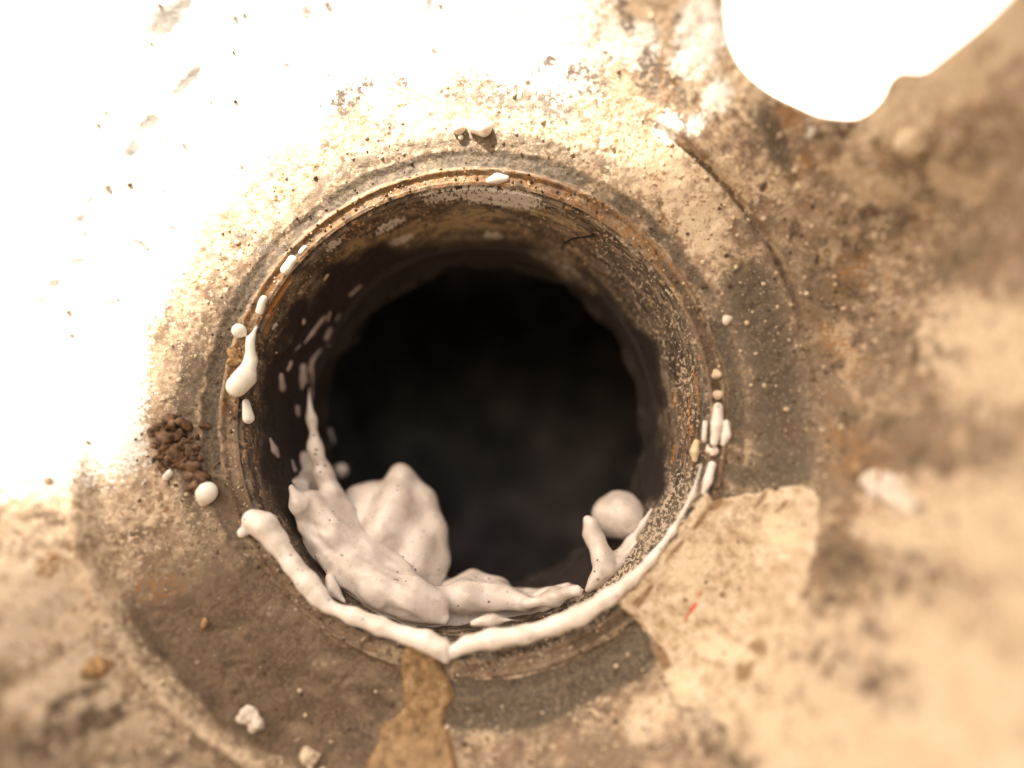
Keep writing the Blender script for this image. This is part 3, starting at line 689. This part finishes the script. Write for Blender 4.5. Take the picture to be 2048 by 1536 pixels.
# smears on the left wall
sm = [[(540, 878, 4), (548, 900, 8), (555, 912, 5)], [(584, 920, 3), (590, 940, 6)], [(606, 690, 2), (625, 665, 4), (642, 642, 4), (650, 632, 2)], [(655, 690, 4), (690, 685, 5), (706, 668, 5), (709, 652, 2)],
      [(660, 660, 6), (652, 675, 7)], [(552, 650, 5), (545, 658, 3)], [(608, 640, 4), (607, 648, 3)], [(562, 752, 6), (564, 775, 7), (567, 785, 2)], [(582, 725, 5), (576, 740, 3)],
      [(606, 735, 9), (606, 760, 9), (604, 775, 4)], [(625, 725, 3), (624, 800, 2)], [(655, 550, 3), (648, 560, 3)], [(700, 590, 3), (720, 572, 4)], [(660, 622, 3), (655, 640, 4)], [(594, 815, 6), (596, 830, 4)], [(553, 705, 3)], [(718, 683, 3)], [(660, 860, 4), (668, 885, 3)],
      [(640, 700, 3), (625, 720, 4), (618, 745, 3)], [(600, 690, 3), (588, 705, 2)], [(672, 640, 3), (680, 625, 3)], [(1278, 622, 3), (1279, 618, 4)], [(1100, 440, 4), (1085, 436, 4)]]
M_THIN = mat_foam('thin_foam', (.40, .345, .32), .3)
SM_LAB = ['short foam drip on the wall just above the round head of the rim bead', 'tiny foam fleck between the drip and the tall foam prong', 'longest slanting foam streak on the left bore wall', 'curved hook of foam, rightmost smear on the left wall',
          'small foam smear just left of the curved hook', 'foam fleck nearest the rim, level with the slanting streak', 'small upright foam fleck left of the longest slanting streak', 'tapering foam drop on the wall level with the rust chip', 'slim foam fleck beside the tapering foam drop',
          'widest upright foam smear, right of the tapering drop', 'thin faint vertical foam line above the tall foam prong', 'small foam fleck high on the upper left wall', 'whitest foam fleck near the top of the left wall', 'foam fleck above the curved hook',
          'foam fleck at the tip of the short left prong', 'dot of foam beside the rim, below the fleck nearest the rim', 'dot of foam below the right end of the curved hook', 'faint foam fleck right of the tall foam prong', 'bent faint foam streak under the longest slanting streak',
          'short foam streak at the lower end of the longest streak', 'short faint foam streak just above the curved hook']
for i, pts in enumerate(sm[:-2]):
    foam('foam_smear', wchain(pts, -.05), SM_LAB[i], 'foam', 'foam smears on the left bore wall', vox=.11, k=.15, noise=.1, nscale=.9, seed=60+i, mat=M_THIN)

# ------------------------------------------------------------------ crusts, lumps, fibre, chips
def rock(n=2, seed=0, amp=.35):
    r = np.random.default_rng(seed)
    t = (1+5**.5)/2
    v = np.array([(-1, t, 0), (1, t, 0), (-1, -t, 0), (1, -t, 0), (0, -1, t), (0, 1, t), (0, -1, -t), (0, 1, -t), (t, 0, -1), (t, 0, 1), (-t, 0, -1), (-t, 0, 1)], float)/math.hypot(1, t)
    f = np.array([(0, 11, 5), (0, 5, 1), (0, 1, 7), (0, 7, 10), (0, 10, 11), (1, 5, 9), (5, 11, 4), (11, 10, 2), (10, 7, 6), (7, 1, 8), (3, 9, 4), (3, 4, 2), (3, 2, 6), (3, 6, 8), (3, 8, 9), (4, 9, 5), (2, 4, 11), (6, 2, 10), (8, 6, 7), (9, 8, 1)])
    for _ in range(n-1):
        nv = list(v); mp = {}; nf = []
        def mid(a, b):
            k = (min(a, b), max(a, b))
            if k not in mp: q = (v[a]+v[b]); q /= np.linalg.norm(q); mp[k] = len(nv); nv.append(q)
            return mp[k]
        for a, b, c in f:
            x, y, z = mid(a, b), mid(b, c), mid(c, a); nf += [(a, x, z), (b, y, x), (c, z, y), (x, y, z)]
        v = np.array(nv); f = np.array(nf)
    off = r.random(3)*50
    v = v*(1+amp*fbm(v+off, 1.3, 3, seed))[:, None]
    return v*(.7+.6*r.random(3)), f
def rocks(name, items, mat, n=1, amp=.4, seed=0, smooth=False):
    VV, FF, o = [], [], 0
    lib = [rock(n, seed+i, amp) for i in range(14)]
    r = np.random.default_rng(seed+99)
    for c, rad in items:
        v, f = lib[r.integers(14)]
        a = r.random(3)*6.28; ca, sa = np.cos(a), np.sin(a)
        Rm = np.array([[ca[0], -sa[0], 0], [sa[0], ca[0], 0], [0, 0, 1]]) @ np.array([[1, 0, 0], [0, ca[1], -sa[1]], [0, sa[1], ca[1]]])
        VV.append((v*rad) @ Rm.T + c); FF.append(f+o); o += len(v)
    return mesh(name, np.concatenate(VV), np.concatenate(FF), mat, None, None, smooth)
r = np.random.default_rng(3)
def crumb(name, spots, mat, label, cat, k=.12, noise=.35, ns=1.1, seed=0, lift=.25, vox=.13):
    pr = []
    for px, py, rad in spots:
        w = Fp(px, py); q = R_px(rad, w[1]); w = w+np.array([0, -q*lift, 0]); pr.append((w, q, w, q))
    v, f = soft_solid(pr, vox, k, noise, ns, seed)
    return tag(mesh(name, v, f, mat), label, cat)
def cloud(lst):
    return [(px+r.normal()*sp, py+r.normal()*sp*.8, rad*(.5+.7*r.random())) for px, py, sp, n, rad in lst for _ in range(n)]
it = []
for px, py, q in cloud([(328, 856, 8, 14, 8), (345, 885, 14, 34, 8), (368, 920, 14, 34, 8), (388, 955, 9, 16, 7), (326, 925, 9, 8, 6), (356, 852, 8, 10, 6), (350, 900, 30, 40, 3.5), (360, 930, 55, 40, 2.5), (400, 965, 14, 20, 4)]):
    w = Fp(px, py); q = R_px(q, 0); it.append((w+np.array([0, -q*(.1+1.2*r.random()), 0]), q))
it = [(c, q*math.exp(.4*r.normal())*1.05) for c, q in it]
tag(rocks('rust_crust', it, M_RUST, 2, 1.0, 5), 'dark brown crumbly rust crust on the face left of the bore', 'rust crust')
for i, (lst, mat, lab) in enumerate([([(472, 704, 4, 4, 9), (468, 722, 4, 4, 8), (480, 725, 3, 2, 6)], M_CHIP, 'ochre rust chip lodged in the glossy foam blob on the left rim'), ([(1765, 975, 14, 7, 16), (1790, 1000, 10, 5, 14)], M_LUMP, 'pale chalky lump on the blurred right side'),
                                  ([(505, 1442, 7, 4, 15)], M_LUMP, 'pinkish chalky lump on the brown film below left of the bore'), ([(1818, 1012, 10, 3, 14)], M_LUMP, 'smaller pale lump just below right of the chalky lump'),
                                  ([(1437, 748, 4, 5, 7)], M_PALE, 'upper tan crumb in the groove of the right rim'), ([(1437, 790, 4, 6, 7)], M_PALE, 'lower tan crumb in the groove of the right rim, above the foam strip'), ([(1420, 905, 7, 8, 5)], M_LUMP, 'ragged grey flake between the foam strips on the right rim'),
                                  ([(1445, 622, 2, 2, 5), (1450, 638, 3, 3, 6)], M_LUMP, 'small curled pale flake right of the bore'), ([(190, 1335, 5, 3, 14)], M_CHIP, 'blurred orange chip at the lower left'), ([(622, 1510, 6, 3, 15)], M_PALE, 'blurred pale pebble at the bottom edge'), ([(410, 1245, 3, 2, 7)], M_CHIP, 'small ochre pebble on the brown film'), ([(1820, 285, 9, 4, 26)], M_PALE, 'blurred pale lump below the bright notch at the upper right')]):
    crumb('grit_lump' if i else 'rust_chip', cloud(lst), mat, lab, 'lump' if i else 'chip',   .10, .5, 1.1, 10+i, vox=.1 if i not in (1, 3, 11) else .16)
# fibre: tube on the upper right wall
def tube(pts, rads, seg=7):
    p = spline(pts, 6, False); rd = np.interp(np.linspace(0, 1, len(p)), np.linspace(0, 1, len(rads)), rads)
    V_, F_ = [], []
    for i, q in enumerate(p):
        d = p[min(i+1, len(p)-1)]-p[max(i-1, 0)]; d /= np.linalg.norm(d)
        a = np.cross(d, [0.3, 1, .2]); a /= np.linalg.norm(a); b = np.cross(d, a)
        for j in range(seg):
            t_ = 2*math.pi*j/seg; V_.append(q+rd[i]*(a*math.cos(t_)+b*math.sin(t_)))
    n = len(p)
    for i in range(n-1):
        for j in range(seg): F_.append((i*seg+j, i*seg+(j+1) % seg, (i+1)*seg+(j+1) % seg, (i+1)*seg+j))
    return np.array(V_), np.array(F_)
v, f = tube([Wp(1125, 500, .2), Wp(1130, 484, .3), Wp(1142, 474, .45), Wp(1160, 468, .5), Wp(1176, 467, .45), Wp(1191, 466, .25)], [.07, .11, .13, .12, .13, .15])
tag(mesh('fibre', v, f, M_HAIR), 'short curved black fibre on the upper right bore wall', 'fibre')

# loose grains over the face
def scatter(n, rad0, rad1, cond):
    out = []
    while len(out) < n:
        a = r.random()*2*math.pi; q = 28.9+r.random()**.8*34; x, z = q*math.cos(a), q*math.sin(a)
        if not cond(x, z, q, math.degrees(a)): continue
        if poly_sd(hole, np.array([x]), np.array([z]))[0][0] > -.5: continue
        if x*.913-z*.407 > 35: continue
        out.append((x, z, rad0+(rad1-rad0)*r.random()**3))
    xs = np.array([o[0] for o in out]); zs = np.array([o[1] for o in out]); h = face_h(xs, zs)
    return [(np.array([xs[i], -h[i]-out[i][2]*.2, zs[i]]), out[i][2]) for i in range(n)]
hole_s = hole; hole = hole[::4]
gi = scatter(1500, .08, .30, lambda x, z, q, a: not (205 < a < 262 and q < 39 and r.random() < .75) and ((-x*.75+z*.66)/q < .2 or q < 33 or r.random() < .08))
gi += [(c*0+np.array([q*math.cos(a), -float(face_h(np.array([q*math.cos(a)]), np.array([q*math.sin(a)]))[0])-.02, q*math.sin(a)]), rad) for c, q, a, rad in [(np.zeros(3), 25.2+1.5*r.random(), 6.283*r.random(), .04+.12*r.random()**2) for _ in range(380)]]
o = rocks('pale_grit', gi, M_PALE, 1, .4, 60); tag(o, 'pale sandy grains scattered over the flange face', 'grit', kind='stuff')
gi = scatter(800, .08, .26, lambda x, z, q, a: (-x*.75+z*.66)/q < .0 or (q < 31 and r.random() < .2) or r.random() < .02)
def rim_grit(n, lo, hi, a0, a1):
    out = []
    for _ in range(n):
        a = math.radians(a0+(a1-a0)*r.random()); q = lo+(hi-lo)*r.random(); x, z = q*math.cos(a), q*math.sin(a); rad = .05+.17*r.random()**2.5
        out.append((np.array([x, -float(face_h(np.array([x]), np.array([z]))[0])-rad*.2, z]), rad))
    return out
gi += rim_grit(420, 25.2, 26.8, 0, 360) + rim_grit(160, 26.8, 29.5, 0, 360)
o = rocks('dark_grit', gi, M_DARK, 1, .4, 80); tag(o, 'dark rusty grains scattered over the flange face', 'grit', kind='stuff')

# ------------------------------------------------------------------ sun blocker added behind the camera, outlined to shape the shade on the face
sd_ = np.array(sun_dir)
DB = 640.0
def shade_pt(x, z, y=0):   # the point of the blocker whose shadow falls at (x, z) on the face
    return np.array([x, y, z]) + sd_*DB
outline = [(-75, -70), (-43.5, -58), (-39.5, -40), (-38.3, -15), (-36.0, 1), (-30, 11.5), (-20.0, 18.5), (-8, 23.8), (4, 27.4), (16, 27.4), (35, 27.5), (49, 36), (60, 60), (120, 60), (125, -110), (-60, -110)]
op = spline(outline, 5)
n = len(op)
fr = np.array([shade_pt(a, b) for a, b in op]); bk = fr + sd_*4
bm_v = np.concatenate([fr, bk])
me = bpy.data.meshes.new('cardboard_sheet')
me.from_pydata([tuple(q*MM) for q in bm_v], [], [tuple(range(n)), tuple(range(2*n-1, n-1, -1))] + [(i, n+i, n+(i+1) % n, (i+1) % n) for i in range(n)])
tag(link('cardboard_sheet', me, M_BOARD), 'brown cardboard sheet held up against the sun behind the camera', 'cardboard')

# ------------------------------------------------------------------ pale backing added behind the flange to show bright through the bolt hole
wv = np.array([(x, 420 + 1.5*math.sin(x*.01), z) for x in np.linspace(-1200, 1600, 30) for z in np.linspace(-600, 1800, 30)])
wl_ = mesh('pale_wall', wv, grid_faces(30, 30), mat_flat('white_render', (.74, .72, .68), .08, .9, .3))
tag(wl_, 'white sunlit wall seen through the notch at the upper right', 'wall')
